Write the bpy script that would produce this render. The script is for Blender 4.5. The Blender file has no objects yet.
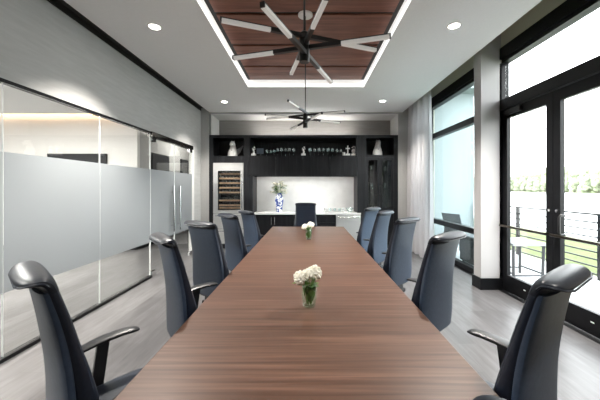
import bpy, bmesh, math, random
from mathutils import Vector, Matrix
random.seed(7)
C = bpy.context.scene.collection
PI = math.pi

# ------------------------------------------------------------------ materials
def mat(name, col, rough=.5, metal=0., spec=.5):
    m = bpy.data.materials.new(name); m.use_nodes = True
    b = m.node_tree.nodes['Principled BSDF']
    b.inputs['Base Color'].default_value = (*col, 1)
    b.inputs['Roughness'].default_value = rough
    b.inputs['Metallic'].default_value = metal
    b.inputs['Specular IOR Level'].default_value = spec
    return m

def nodes(m): return m.node_tree.nodes, m.node_tree.links, m.node_tree.nodes['Principled BSDF']

def noisy(name, c1, c2, scale=(1, 1, 1), nscale=5., detail=4., rough=.5, metal=0., bump=0., spec=.5, lo=.3, hi=.7, dist=0.):
    m = mat(name, c1, rough, metal, spec); n, l, b = nodes(m)
    tc = n.new('ShaderNodeTexCoord'); mp = n.new('ShaderNodeMapping'); mp.inputs['Scale'].default_value = scale
    no = n.new('ShaderNodeTexNoise'); no.inputs['Scale'].default_value = nscale; no.inputs['Detail'].default_value = detail
    no.inputs['Distortion'].default_value = dist
    cr = n.new('ShaderNodeValToRGB')
    cr.color_ramp.elements[0].position = lo; cr.color_ramp.elements[0].color = (*c1, 1)
    cr.color_ramp.elements[1].position = hi; cr.color_ramp.elements[1].color = (*c2, 1)
    l.new(tc.outputs['Object'], mp.inputs['Vector']); l.new(mp.outputs['Vector'], no.inputs['Vector'])
    l.new(no.outputs['Fac'], cr.inputs['Fac']); l.new(cr.outputs['Color'], b.inputs['Base Color'])
    if bump:
        bp = n.new('ShaderNodeBump'); bp.inputs['Strength'].default_value = bump; bp.inputs['Distance'].default_value = .01
        l.new(no.outputs['Fac'], bp.inputs['Height']); l.new(bp.outputs['Normal'], b.inputs['Normal'])
    return m

def wood(name, cols, scale, nscale, rough, spec=.5, wave=.35):
    """streaky grain: two stretched noises"""
    m = mat(name, cols[0], rough, 0, spec); n, l, b = nodes(m)
    tc = n.new('ShaderNodeTexCoord'); mp = n.new('ShaderNodeMapping'); mp.inputs['Scale'].default_value = scale
    n1 = n.new('ShaderNodeTexNoise'); n1.inputs['Scale'].default_value = nscale; n1.inputs['Detail'].default_value = 6; n1.inputs['Distortion'].default_value = .6
    n2 = n.new('ShaderNodeTexNoise'); n2.inputs['Scale'].default_value = nscale*.22; n2.inputs['Detail'].default_value = 3; n2.inputs['Distortion'].default_value = .8
    mx = n.new('ShaderNodeMath'); mx.operation = 'MULTIPLY_ADD'; mx.inputs[1].default_value = wave
    mu = n.new('ShaderNodeMath'); mu.operation = 'MULTIPLY'; mu.inputs[1].default_value = 1-wave
    cr = n.new('ShaderNodeValToRGB'); e = cr.color_ramp.elements
    e[0].position = .34; e[0].color = (*cols[0], 1); e[1].position = .66; e[1].color = (*cols[2], 1)
    k = e.new(.5); k.color = (*cols[1], 1)
    l.new(tc.outputs['Object'], mp.inputs['Vector'])
    l.new(mp.outputs['Vector'], n1.inputs['Vector']); l.new(mp.outputs['Vector'], n2.inputs['Vector'])
    l.new(n1.outputs['Fac'], mu.inputs[0]); l.new(n2.outputs['Fac'], mx.inputs[0]); l.new(mu.outputs[0], mx.inputs[2])
    l.new(mx.outputs[0], cr.inputs['Fac']); l.new(cr.outputs['Color'], b.inputs['Base Color'])
    return m

def floor_mat():
    m = mat('grey_plank_floor', (.3, .29, .28), .36, 0, .5); n, l, b = nodes(m)
    tc = n.new('ShaderNodeTexCoord'); mp = n.new('ShaderNodeMapping'); mp.inputs['Rotation'].default_value = (0, 0, math.radians(90))
    br = n.new('ShaderNodeTexBrick'); br.inputs['Scale'].default_value = 1.
    br.inputs['Brick Width'].default_value = 1.22; br.inputs['Row Height'].default_value = .18
    br.inputs['Mortar Size'].default_value = .0018; br.inputs['Bias'].default_value = 0.
    br.inputs['Color1'].default_value = (.088, .085, .0865, 1); br.inputs['Color2'].default_value = (.128, .1245, .126, 1)
    br.inputs['Mortar'].default_value = (.09, .09, .09, 1); br.offset = .37
    mp2 = n.new('ShaderNodeMapping'); mp2.inputs['Scale'].default_value = (9, 1.2, 1)
    no = n.new('ShaderNodeTexNoise'); no.inputs['Scale'].default_value = 2.2; no.inputs['Detail'].default_value = 7; no.inputs['Distortion'].default_value = .4
    cr = n.new('ShaderNodeValToRGB')
    cr.color_ramp.elements[0].position = .3; cr.color_ramp.elements[0].color = (.75, .74, .735, 1)
    cr.color_ramp.elements[1].position = .7; cr.color_ramp.elements[1].color = (1.2, 1.2, 1.22, 1)
    mx = n.new('ShaderNodeMix'); mx.data_type = 'RGBA'; mx.blend_type = 'MULTIPLY'; mx.inputs['Factor'].default_value = 1.
    l.new(tc.outputs['Object'], mp.inputs['Vector']); l.new(mp.outputs['Vector'], br.inputs['Vector'])
    l.new(tc.outputs['Object'], mp2.inputs['Vector']); l.new(mp2.outputs['Vector'], no.inputs['Vector'])
    l.new(no.outputs['Fac'], cr.inputs['Fac'])
    l.new(br.outputs['Color'], mx.inputs['A']); l.new(cr.outputs['Color'], mx.inputs['B'])
    l.new(mx.outputs['Result'], b.inputs['Base Color'])
    return m

def glass_mat(name, tint=(1, 1, 1), refl=(1, 1, 1), ior=1.45, rough=0.):
    m = bpy.data.materials.new(name); m.use_nodes = True; nt = m.node_tree; n = nt.nodes; l = nt.links
    n.remove(n['Principled BSDF']); out = n['Material Output']
    t = n.new('ShaderNodeBsdfTransparent'); t.inputs['Color'].default_value = (*tint, 1)
    g = n.new('ShaderNodeBsdfGlossy'); g.inputs['Color'].default_value = (*refl, 1); g.inputs['Roughness'].default_value = rough
    f = n.new('ShaderNodeFresnel'); ge = n.new('ShaderNodeNewGeometry')
    ma = n.new('ShaderNodeMath'); ma.operation = 'MULTIPLY_ADD'; ma.inputs[1].default_value = -2; ma.inputs[2].default_value = 1
    po = n.new('ShaderNodeMath'); po.operation = 'POWER'; po.inputs[0].default_value = ior
    l.new(ge.outputs['Backfacing'], ma.inputs[0]); l.new(ma.outputs[0], po.inputs[1]); l.new(po.outputs[0], f.inputs['IOR'])
    mx = n.new('ShaderNodeMixShader')
    l.new(f.outputs['Fac'], mx.inputs['Fac']); l.new(t.outputs[0], mx.inputs[1]); l.new(g.outputs[0], mx.inputs[2])
    l.new(mx.outputs[0], out.inputs['Surface'])
    return m

def film_mat(name, col, trans, clear=.0):
    m = bpy.data.materials.new(name); m.use_nodes = True; nt = m.node_tree; n = nt.nodes; l = nt.links
    n.remove(n['Principled BSDF']); out = n['Material Output']
    d = n.new('ShaderNodeBsdfDiffuse'); d.inputs['Color'].default_value = (*col, 1)
    t = n.new('ShaderNodeBsdfTranslucent'); t.inputs['Color'].default_value = (*col, 1)
    mx = n.new('ShaderNodeMixShader'); mx.inputs['Fac'].default_value = trans
    l.new(d.outputs[0], mx.inputs[1]); l.new(t.outputs[0], mx.inputs[2])
    c = n.new('ShaderNodeBsdfTransparent'); m2 = n.new('ShaderNodeMixShader'); m2.inputs['Fac'].default_value = clear
    l.new(mx.outputs[0], m2.inputs[1]); l.new(c.outputs[0], m2.inputs[2])
    l.new(m2.outputs[0], out.inputs['Surface'])
    return m

def emit(name, col, strength, base=(.8, .8, .8)):
    m = mat(name, base, .4); b = m.node_tree.nodes['Principled BSDF']
    b.inputs['Emission Color'].default_value = (*col, 1); b.inputs['Emission Strength'].default_value = strength
    return m

M = dict(
    wall_l=noisy('grey_wallcovering', (.45, .445, .435), (.51, .505, .495), (1, .35, 3), 9, 6, .85, bump=.05),
    wall=noisy('warm_grey_paint', (.40, .395, .385), (.425, .42, .41), (1, 1, 1), 30, 2, .85),
    niche=noisy('taupe_wallcovering', (.30, .285, .27), (.34, .325, .31), (.6, 1, 6), 6, 4, .85),
    white=mat('white_wall_paint', (.74, .73, .71), .8),
    ceil=noisy('ceiling_paint', (.85, .85, .845), (.87, .87, .865), (1, 1, 1), 40, 2, .9),
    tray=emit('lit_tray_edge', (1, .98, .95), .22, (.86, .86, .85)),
    column=mat('column_paint', (.43, .42, .42), .8),
    dark=mat('dark_reveal', (.022, .021, .019), .7),
    khaki=mat('khaki_pocket', (.56, .54, .46), .8),
    floor=floor_mat(),
    table=wood('walnut_top', [(.052, .0255, .0165), (.092, .047, .031), (.150, .081, .056)], (.45, 15, 1), 2.6, .36, .5, .3),
    edge=wood('walnut_edge', [(.075, .033, .018), (.11, .05, .028), (.15, .072, .042)], (.8, 9, 9), 3, .4),
    panel=wood('red_walnut_panel', [(.15, .058, .038), (.22, .088, .058), (.31, .13, .085)], (.7, 8, 1), 2.4, .45, .35),
    oak=wood('black_oak', [(.0035, .0038, .005), (.0075, .0081, .010), (.018, .0195, .0235)], (22, 22, .9), 2.2, .42, .35),
    oakin=mat('black_oak_inside', (.011, .0115, .014), .55),
    quartz=noisy('white_quartz', (.74, .74, .73), (.80, .80, .79), (1, 1, 1), 6, 4, .25),
    steel=noisy('brushed_steel', (.74, .74, .73), (.80, .80, .79), (60, 1, 1), 3, 2, .42, 1.),
    chrome=mat('polished_chrome', (.75, .75, .76), .12, 1.),
    blk=mat('black_aluminium', (.0055, .0058, .007), .4, 0, .22),
    blkm=mat('black_metal', (.012, .012, .013), .35, 0, .5),
    bronze=mat('dark_bronze_rail', (.10, .085, .07), .3, 1.),
    rail=noisy('dark_steel_header', (.08, .076, .072), (.26, .25, .24), (1, 6, 1), 5, 3, .25, 1.),
    navy=noisy('navy_leather', (.007, .0115, .023), (.0105, .0165, .031), (1, 1, 1), 60, 3, .38, 0., .04, .5),
    shell=noisy('slate_blue_leather', (.023, .039, .070), (.031, .050, .086), (1, 1, 1), 50, 3, .45, 0., .04, .5),
    lip=noisy('charcoal_leather', (.009, .012, .019), (.012, .0155, .024), (1, 1, 1), 60, 3, .42, 0., .03, .35),
    plast=mat('charcoal_plastic', (.016, .016, .018), .4),
    glass=glass_mat('partition_glass', (.97, .985, .98)),
    wglass=glass_mat('window_glass', (.97, .985, .98)),
    tglass=glass_mat('teal_window_glass', (.90, .97, .975)),
    cglass=glass_mat('cabinet_glass', (.93, .95, .94), ior=1.4),
    goblet=glass_mat('goblet_glass', (.90, .95, .95), (1, 1, 1), 2.1, .02),
    vglass=glass_mat('vase_glass', (.88, .95, .90), ior=1.5),
    film=film_mat('frosted_film', (.40, .42, .435), .45),
    seal=mat('pale_joint', (.75, .78, .77), .3),
    curtain=film_mat('sheer_curtain', (.66, .64, .65), .4, .06),
    led=emit('acrylic_diffuser', (1, .97, .92), .08, (.62, .62, .58)),
    lamp=emit('downlight_lens', (1, .93, .82), 9),
    panelglow=emit('fill_light_lens', (1, .96, .9), 3),
    coveglow=emit('warm_cove_strip', (1, .62, .33), 3),
    trimw=mat('white_trim_ring', (.82, .80, .77), .5),
    statue=mat('white_ceramic', (.90, .89, .87), .35),
    greyst=mat('grey_ceramic', (.16, .16, .165), .5),
    bluegrey=mat('blue_grey_plaque', (.09, .11, .15), .4),
    petal=noisy('cream_petals', (.74, .71, .58), (.86, .85, .78), (1, 1, 1), 30, 2, .7),
    leaf=noisy('green_leaves', (.045, .13, .022), (.13, .27, .06), (1, 1, 1), 20, 2, .5),
    stemg=mat('green_stems', (.05, .13, .025), .5),
    water=glass_mat('vase_water', (.80, .92, .80), ior=1.33),
    shelfwood=wood('rack_wood', [(.24, .14, .085), (.32, .20, .125), (.40, .26, .17)], (2, 8, 8), 3, .5),
    fridgein=mat('fridge_interior', (.012, .013, .015), .6),
    picture=mat('dark_glossy_panel', (.018, .019, .022), .3),
    concrete=noisy('pale_deck', (.60, .60, .60), (.64, .64, .64), (1, 1, 1), 4, 4, .85),
    lawn=noisy('lawn_green', (.055, .075, .013), (.085, .11, .024), (1, 1, 1), 1.5, 5, .95),
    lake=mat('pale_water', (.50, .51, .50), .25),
    wing=mat('pale_stucco', (.27, .295, .30), .9),
    mesh=mat('grey_sling', (.06, .065, .07), .6),
    rattan=mat('dark_grey_weave', (.025, .027, .03), .6),
    tabletop=mat('pale_patio_top', (.30, .32, .32), .6),
    bark=mat('tree_bark', (.12, .10, .08), .9),
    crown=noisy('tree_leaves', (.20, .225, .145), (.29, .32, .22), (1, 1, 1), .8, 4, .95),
)

def porcelain():
    m = mat('blue_white_porcelain', (.8, .82, .84), .15); n, l, b = nodes(m)
    tc = n.new('ShaderNodeTexCoord'); no = n.new('ShaderNodeTexNoise'); no.inputs['Scale'].default_value = 16; no.inputs['Detail'].default_value = 3
    cr = n.new('ShaderNodeValToRGB'); e = cr.color_ramp.elements
    e[0].position = .47; e[0].color = (.03, .06, .27, 1); e[1].position = .54; e[1].color = (.80, .82, .86, 1)
    l.new(tc.outputs['Object'], no.inputs['Vector']); l.new(no.outputs['Fac'], cr.inputs['Fac']); l.new(cr.outputs['Color'], b.inputs['Base Color'])
    return m
M['porcelain'] = porcelain()

# ------------------------------------------------------------------ mesh helpers
def link(o, parent=None):
    C.objects.link(o)
    if parent: o.parent = parent
    return o

def obj(name, bm, m, parent=None, smooth=False, mats=None):
    me = bpy.data.meshes.new(name); bmesh.ops.recalc_face_normals(bm, faces=bm.faces)
    bm.to_mesh(me); bm.free()
    for x in (mats or [m]): me.materials.append(x)
    if smooth:
        for p in me.polygons: p.use_smooth = True
        try: me.set_sharp_from_angle(angle=math.radians(40))
        except Exception: pass
    return link(bpy.data.objects.new(name, me), parent)

def tag(o, label, cat, group=None, kind=None):
    o['label'] = label; o['category'] = cat
    if group: o['group'] = group
    if kind: o['kind'] = kind
    return o

def thing(name, label, cat, loc=(0, 0, 0), rz=0, group=None):
    o = bpy.data.objects.new(name, None); C.objects.link(o); o.location = loc; o.rotation_euler = (0, 0, rz)
    o.empty_display_size = .1
    return tag(o, label, cat, group)

def struct(name, bm, m, parent=None, smooth=False, label=None, cat=None):
    o = obj(name, bm, m, parent, smooth)
    if parent is None:
        o['kind'] = 'structure'
        if label: o['label'] = label
        if cat: o['category'] = cat
    return o

def B(): return bmesh.new()

def box(bm, x0, x1, y0, y1, z0, z1, bev=0.):
    r = bmesh.ops.create_cube(bm, size=1); vs = r['verts']
    for v in vs:
        v.co = Vector(((x0+x1)/2+v.co.x*(x1-x0), (y0+y1)/2+v.co.y*(y1-y0), (z0+z1)/2+v.co.z*(z1-z0)))
    if bev:
        es = list({e for v in vs for e in v.link_edges})
        bmesh.ops.bevel(bm, geom=es, offset=bev, segments=2, affect='EDGES', profile=.5)
    return bm

def bx(*a, bev=0.): return box(B(), *a, bev=bev)

def beam(bm, a, b, w, h, up=Vector((0, 0, 1))):
    """rectangular bar from a to b"""
    a, b = Vector(a), Vector(b); d = b-a; L = d.length; d.normalize()
    s = d.cross(up)
    if s.length < 1e-4: s = d.cross(Vector((0, 1, 0)))
    s.normalize(); u = s.cross(d)
    vs = []
    for t in (a, b):
        for i, j in ((-1, -1), (1, -1), (1, 1), (-1, 1)):
            vs.append(bm.verts.new(t+s*(i*w/2)+u*(j*h/2)))
    for f in ((0, 1, 2, 3), (7, 6, 5, 4), (0, 4, 5, 1), (1, 5, 6, 2), (2, 6, 7, 3), (3, 7, 4, 0)):
        bm.faces.new([vs[k] for k in f])
    return bm

def loft(bm, rings, cap=True):
    rr = [[bm.verts.new(p) for p in r] for r in rings]; n = len(rr[0])
    for a, b in zip(rr, rr[1:]):
        for i in range(n):
            bm.faces.new((a[i], a[(i+1) % n], b[(i+1) % n], b[i]))
    if cap:
        bm.faces.new(list(reversed(rr[0]))); bm.faces.new(rr[-1])
    return bm

def catmull(pts, n):
    """pts: tuples of any width; n samples per segment"""
    out = []
    P = [pts[0]]+list(pts)+[pts[-1]]
    for i in range(1, len(P)-2):
        for k in range(n):
            t = k/n; r = []
            for a, b, c, d in zip(P[i-1], P[i], P[i+1], P[i+2]):
                r.append(.5*(2*b+(c-a)*t+(2*a-5*b+4*c-d)*t*t+(3*b-a-3*c+d)*t**3))
            out.append(tuple(r))
    out.append(tuple(pts[-1]))
    return out

def tube(bm, pts, r, seg=10, taper=None):
    pts = [Vector(p) for p in pts]; rings = []
    ref = None
    for i, p in enumerate(pts):
        d = (pts[min(i+1, len(pts)-1)]-pts[max(i-1, 0)]).normalized()
        if ref is None: ref = Vector((0, 0, 1)) if abs(d.z) < .9 else Vector((1, 0, 0))
        s = d.cross(ref).normalized(); u = s.cross(d); ref = u
        rad = r if taper is None else taper[i]
        rings.append([p+s*(rad*math.cos(2*PI*k/seg))+u*(rad*math.sin(2*PI*k/seg)) for k in range(seg)])
    return loft(bm, rings)

def lathe(bm, prof, seg=20, c=(0, 0, 0), sx=1, sy=1, ring=False):
    if ring: prof = list(prof)+[prof[0]]
    rings = [[Vector((c[0]+r*sx*math.cos(2*PI*k/seg), c[1]+r*sy*math.sin(2*PI*k/seg), c[2]+z)) for k in range(seg)] for r, z in prof]
    loft(bm, rings, not ring)
    if ring: bmesh.ops.remove_doubles(bm, verts=bm.verts, dist=1e-6)
    return bm

def blob(bm, c, r, sub=1, jit=.0, sc=(1, 1, 1)):
    q = bmesh.ops.create_icosphere(bm, subdivisions=sub, radius=1)
    for v in q['verts']:
        k = 1+random.uniform(-jit, jit)
        v.co = Vector((c[0]+v.co.x*r*sc[0]*k, c[1]+v.co.y*r*sc[1]*k, c[2]+v.co.z*r*sc[2]*k))
    return bm

def copy_tree(o, parent=None):
    c = o.copy(); C.objects.link(c)
    if parent: c.parent = parent
    for ch in list(o.children): copy_tree(ch, c)
    return c

def clear_of(c): pass

# ------------------------------------------------------------------ dimensions (camera at x=0, y=0, z=1.5 looking along +y)
XL, XR, YB, YF = -2.646, 2.88, 7.4, -2.5
HC = 3.367
GLZ = 2.42

# floor
struct('floor', bx(-9.2, 2.80, YF-.1, 12.2, -.1, 0), M['floor'])
struct('floor_threshold', bx(2.80, 3.02, YF-.1, 7.6, -.1, .0), M['blk'])
# ceiling with tray opening
TX0, TX1, TY0, TY1 = -1.11, 1.03, .40, 5.55
CX0, CX1 = -2.432, 2.33
bm = B()
box(bm, CX0, TX0, YF, YB-.015, HC, HC+.06); box(bm, TX1, CX1, YF, YB-.015, HC, HC+.06)
box(bm, TX0, TX1, YF, TY0, HC, HC+.06); box(bm, TX0, TX1, TY1, YB-.015, HC, HC+.06)
struct('ceiling', bm, M['ceil'])
# tray sides
bm = B(); h = HC+.135
box(bm, TX0-.03, TX0, TY0-.03, TY1+.03, HC+.001, h); box(bm, TX1, TX1+.03, TY0-.03, TY1+.03, HC+.001, h)
box(bm, TX0, TX1, TY0-.03, TY0, HC+.001, h); box(bm, TX0, TX1, TY1, TY1+.03, HC+.001, h)
struct('trim_1', bm, M['tray'])
# black frame behind panels
struct('trim_2', bx(TX0-.03, TX1+.03, TY0-.03, TY1+.03, h, h+.03), M['dark'])
# wood panels
ys = [TY0+.035, 1.165, 1.91, 2.655, 3.41, 4.16, 4.89, TY1-.035]
for i in range(7):
    o = struct('ceiling_panel', bx(TX0+.06, TX1-.06, ys[i]+.028, ys[i+1]-.028, h-.022, h, bev=.003), M['panel'])
# structural roof slab + side pocket caps
struct('roof', bx(-9.3, 3.05, YF-.2, 12.3, 4.0, 4.15), M['dark'])
# slot on the left: dark reveal above wall
bm = B(); box(bm, XL-.02, CX0+.02, YF, YB, 3.47, 3.52); box(bm, XL-.005, XL+.012, YF, YB, 3.40, 3.47)
box(bm, CX0-.004, CX0+.02, YF, YB, HC+.002, 3.47)
struct('trim_3', bm, M['dark'])
bm = B(); box(bm, CX1-.02, CX1+.002, YF, YB, HC+.0605, 3.99)
struct('trim_4', bm, M['khaki'])

# ------------------------------------------------------------------ left wall: bulkhead + glass partition
bm = B(); box(bm, XL-.12, XL, YF, YB, GLZ+.03, 3.40); box(bm, XL-.12, XL, 6.95, YB, 0, GLZ+.03); box(bm, XL-.12, XL, YF, -1.0, 0, GLZ+.03)
box(bm, XL-.12, XL-.02, YF, YB, 3.40, 4.0)
struct('wall_left', bm, M['wall_l'])
struct('trim_5', bx(XL-.055, XL+.004, -1.0, 5.04, GLZ-.002, GLZ+.03), M['blk'])
bm = B(); box(bm, XL-.03, XL+.03, -1.0, 5.03, 0.0, .035); struct('baseboard_left', bm, M['blk'])
joints = [-1.0, .17, 1.39, 2.603, 3.816, 5.03]
FZ0, FZ1 = .587, 1.815
def pane(name, y0, y1, z0, z1):
    o = struct(name, bx(XL-.012, XL, y0+.003, y1-.003, z0, z1), M['glass'])
    obj('frosted_film', bx(XL+.0006, XL+.0022, y0+.004, y1-.004, FZ0, FZ1), M['film'], o)
    return o
for i in range(5):
    w = pane('window_%d' % (i+1), joints[i], joints[i+1], .036, GLZ-.003)
    obj('joint_seal', bx(XL-.013, XL+.002, joints[i+1]-.004, joints[i+1]+.0, .036, GLZ-.003), M['seal'], w)
# glass double door
struct('trim_6', bx(XL-.05, XL+.035, 5.035, 6.84, 2.365, 2.45), M['rail'])
struct('trim_7', bx(XL-.06, XL+.01, 6.84, 6.95, 0, 2.45), M['white'])
for i, (y0, y1, hy) in enumerate(((5.036, 5.94, 5.80), (5.946, 6.836, 6.08))):
    d = pane('door_%d' % (i+1), y0, y1, .012, 2.363)
    bm = B()
    for xx in (XL+.055, XL-.067): tube(bm, [(xx, hy, .66), (xx, hy, 1.54)], .017, 12)
    for z in (.78, 1.42): tube(bm, [(XL-.067, hy, z), (XL+.055, hy, z)], .010, 8)
    obj('door_handle', bm, M['chrome'], d, True)
    bm = B(); ye = y0+.02 if i == 0 else y1-.16
    box(bm, XL-.03, XL+.018, ye, ye+.14, .002, .09); box(bm, XL-.03, XL+.018, ye, ye+.14, 2.295, 2.362)
    obj('pivot_fitting', bm, M['chrome'], d)
    obj('joint_seal', bx(XL-.013, XL+.002, y0-.001, y0+.006, .012, 2.363), M['seal'], d)

# ------------------------------------------------------------------ lobby beyond the glass
bm = B(); box(bm, -9.2, -4.15, 7.29, 7.40, 0, 3.6); struct('wall_lobby', bm, M['white'])
struct('baseboard_lobby', bx(-9.0, -4.14, 7.265, 7.289, 0, .11), M['blk'])
bm = B(); box(bm, -4.26, -4.15, 7.401, 12.0, 0, 3.6); struct('wall_corridor', bm, M['wall'])
struct('baseboard_corridor', bx(-4.149, -4.13, 7.29, 12.0, 0, .11), M['blk'])
struct('wall_corridor_end', bx(-4.26, XL, 12.0, 12.1, 0, 3.6), M['wall'])
struct('wall_corridor_side', bx(XL-.12, XL, YB+.001, 12.0, 0, 3.6), M['wall'])
struct('wall_lobby_far', bx(-9.3, -9.2, YF, 7.4, 0, 3.6), M['white'])
struct('wall_lobby_rear', bx(-9.2, XL-.13, YF-.1, YF, 0, 3.6), M['white'])
bm = B(); box(bm, -9.2, XL-.125, YF, 6.9, 3.2, 3.25); box(bm, -4.1, XL-.125, 6.9, 12, 3.2, 3.25); struct('ceiling_lobby', bm, M['ceil'])
struct('trim_8', bx(-9.1, -4.3, 7.20, 7.26, 3.27, 3.29), M['coveglow'])
def lobby_area(x, y, sx, sy, e, lab):  # out-of-view lights added to brighten the lobby and corridor
    t = thing('added_lobby_light', lab, 'ceiling light', (x, y, 3.2))
    bm = B(); box(bm, -sx/2, sx/2, -sy/2, sy/2, -.012, -.001); obj('diffuser', bm, M['panelglow'], t)
    L = bpy.data.lights.new('lobby_fill_lamp', 'AREA'); L.shape = 'RECTANGLE'; L.size = sx; L.size_y = sy; L.energy = e; L.color = (1, .96, .91)
    lo = link(bpy.data.objects.new('lobby_fill_lamp', L), t); lo.location = (0, 0, -.02)
lobby_area(-5.6, 1.4, 1.2, .6, 125, 'added white fill light of the lobby beside the glass partition')
lobby_area(-5.6, 4.1, 1.2, .6, 130, 'added white fill light of the lobby before the white wall')
lobby_area(-3.45, 9.3, .6, 1.2, 9, 'added white fill light in the corridor behind the glass doors')
# dark screen on the lobby wall, two dark panels in the corridor
t = thing('wall_screen', 'wide dark screen on the white lobby wall behind the frosted glass', 'screen', (-5.58, 7.29, 1.9))
obj('screen_case', bx(-.71, .71, -.06, -.001, -.42, .43, bev=.008), M['blkm'], t)
obj('screen_glass', bx(-.69, .69, -.064, -.0605, -.40, .41), M['picture'], t)
for y0, y1, lab in ((7.93, 8.9, 'dark framed panel on the corridor wall, the wider of the two beyond the glass doors'),
                    (9.73, 10.55, 'dark framed panel on the corridor wall, the narrower of the two beyond the glass doors')):
    t = thing('wall_panel', lab, 'wall art', (-4.15, (y0+y1)/2, 1.7))
    w = (y1-y0)/2
    obj('frame', bx(.001, .04, -w, w, -.74, .74, bev=.004), M['blkm'], t)
    obj('picture', bx(.0402, .044, -w+.03, w-.03, -.71, .71), M['picture'], t)

# ------------------------------------------------------------------ back wall with niche
NX0, NX1, NZ0, NZ1 = -2.44, 2.222, 2.807, 3.325
struct('wall_back', bx(XL, NX0-.001, YB, 8.2, 0, 4.0), M['wall']); struct('wall_back_window_side', bx(NX1+.001, 3.05, YB, 8.2, 0, 4.0), M['wall'])
struct('wall_back_bulkhead', bx(NX0-.001, NX1+.001, YB, 8.2, NZ1, 4.0), M['wall']); struct('wall_back_recess', bx(NX0-.001, NX1+.001, 8.09, 8.2, 0, NZ1), M['wall'])
bm = B(); box(bm, NX0+.045, NX1-.0, YB+.001, 8.07, NZ1-.01, NZ1-.0005); box(bm, NX0+.045, NX0+.055, YB+.001, 8.07, NZ0+.001, NZ1-.01)
box(bm, NX1-.01, NX1-.0005, YB+.001, 8.07, NZ0+.001, NZ1-.01)
struct('trim_9', bm, M['white'])
struct('wall_niche', bx(NX0+.01, NX1-.01, 8.07, 8.089, NZ0-.1, NZ1), M['niche'])
struct('trim_10', bx(CX0, CX1, YB-.013, YB-.001, HC-.006, HC+.06), M['khaki'])
struct('wall_rear', bx(XL-.12, 3.05, YF-.1, YF, 0, 4.0), M['wall'])

# ------------------------------------------------------------------ right wall: columns, windows, doors
bm = B(); box(bm, XR-.06, 3.02, 7.16, YB, 0, 4.0); box(bm, XR-.06, 3.02, YF, 2.28, 0, 4.0)  # unseen stretch beside the camera is solid to darken the near window side
box(bm, XR-.03, 3.02, 2.281, 7.16, 3.556, 4.0)
struct('wall_right', bm, M['khaki'])
for n, (y0, y1) in enumerate(((4.43, 4.62), (2.28, 2.47))):
    struct('column_%d' % (n+1), bx(2.555, 2.86, y0, y1, .001, 3.9), M['column'])
    struct('trim_%d' % (20+n), bx(2.535, 2.86, y0-.02, y1+.02, 0, .17), M['blk'])
HEAD0, HEAD1 = 3.34, 3.59
bm = B(); box(bm, XR-.05, XR+.10, 2.29, 7.16, HEAD0+.05, HEAD1-.035); box(bm, XR-.02, XR+.10, 2.29, 7.16, HEAD0, HEAD0+.05)
struct('trim_11', bm, M['blk'])
def win(name, y0, y1, zs, m):
    """fixed window: frame bars around panes between z levels"""
    o = struct(name, bx(XR+.03, XR+.042, y0+.03, y1-.03, .06, HEAD0), m)
    bm = B()
    box(bm, XR-.02, XR+.09, y0, y0+.06, 0, HEAD0); box(bm, XR-.02, XR+.09, y1-.06, y1, 0, HEAD0)
    for z0, z1 in zs: box(bm, XR-.02, XR+.09, y0+.06, y1-.06, z0, z1)
    obj('window_frame', bm, M['blk'], o)
    return o
win('window_6', 4.62, 7.16, ((0, .10), (.70, .80), (2.63, 2.74)), M['tglass'])
# transom over doors + frame
o = struct('window_7', bx(XR+.03, XR+.042, 2.50, 4.42, 2.78, HEAD0), M['wglass'])
bm = B(); box(bm, XR-.05, XR+.09, 4.46-.07+.04, 4.62, 0, HEAD0); box(bm, XR-.05, XR+.09, 2.47, 2.53, 0, HEAD0)
box(bm, XR-.05, XR+.09, 2.53, 4.43, 2.64, 2.79)
obj('door_frame', bm, M['blk'], o)
mid = 3.52
for i, (y0, y1) in enumerate(((mid+.003, 4.43), (2.535, mid-.003))):
    d = struct('door_%d' % (i+3), bx(XR+.012, XR+.022, y0+.085, y1-.085, .235, 2.52), M['wglass'])
    bm = B(); X0, X1 = XR-.006, XR+.044
    box(bm, X0, X1, y0, y0+.10, .012, 2.635); box(bm, X0, X1, y1-.10, y1, .012, 2.635)
    box(bm, X0, X1, y0+.10, y1-.10, .012, .245); box(bm, X0, X1, y0+.10, y1-.10, 2.505, 2.635)
    obj('door_leaf_frame', bm, M['blk'], d)
    bm = B(); tube(bm, [(XR-.065, y0+.03, .955), (XR-.065, y1-.03, .955)], .016, 10)
    for y in (y0+.06, y1-.06): tube(bm, [(XR-.065, y, .955), (XR-.004, y, .955)], .014, 8)
    obj('push_bar', bm, M['bronze'], d, True)
    bm = B(); yl = y0+.05 if i == 0 else y1-.05
    q = lathe(bm, [(.001, 0), (.016, 0), (.016, .008), (.001, .008)], 14)
    for v in bm.verts: v.co = Vector((XR-.006-v.co.z, yl+v.co.x, 1.235+v.co.y))
    obj('lock_cylinder', bm, M['chrome'], d, True)
    obj('sill_sticker', bx(XR-.0075, XR-.006, (y0+y1)/2-.015, (y0+y1)/2+.025, .135, .147), M['seal'], d)
    if i == 1:
        bm = B(); yy = y1-.16; tube(bm, [(XR-.004, yy, 1.19), (XR-.055, yy, 1.19), (XR-.07, yy, 1.17), (XR-.07, yy, .995), (XR-.055, yy, .975), (XR-.004, yy, .975)], .013, 10)
        obj('pull_handle', bm, M['blkm'], d, True)
    else:
        obj('door_closer', bx(XR-.055, XR-.007, y1-.42, y1-.12, 2.54, 2.61, bev=.006), M['blkm'], d)

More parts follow.
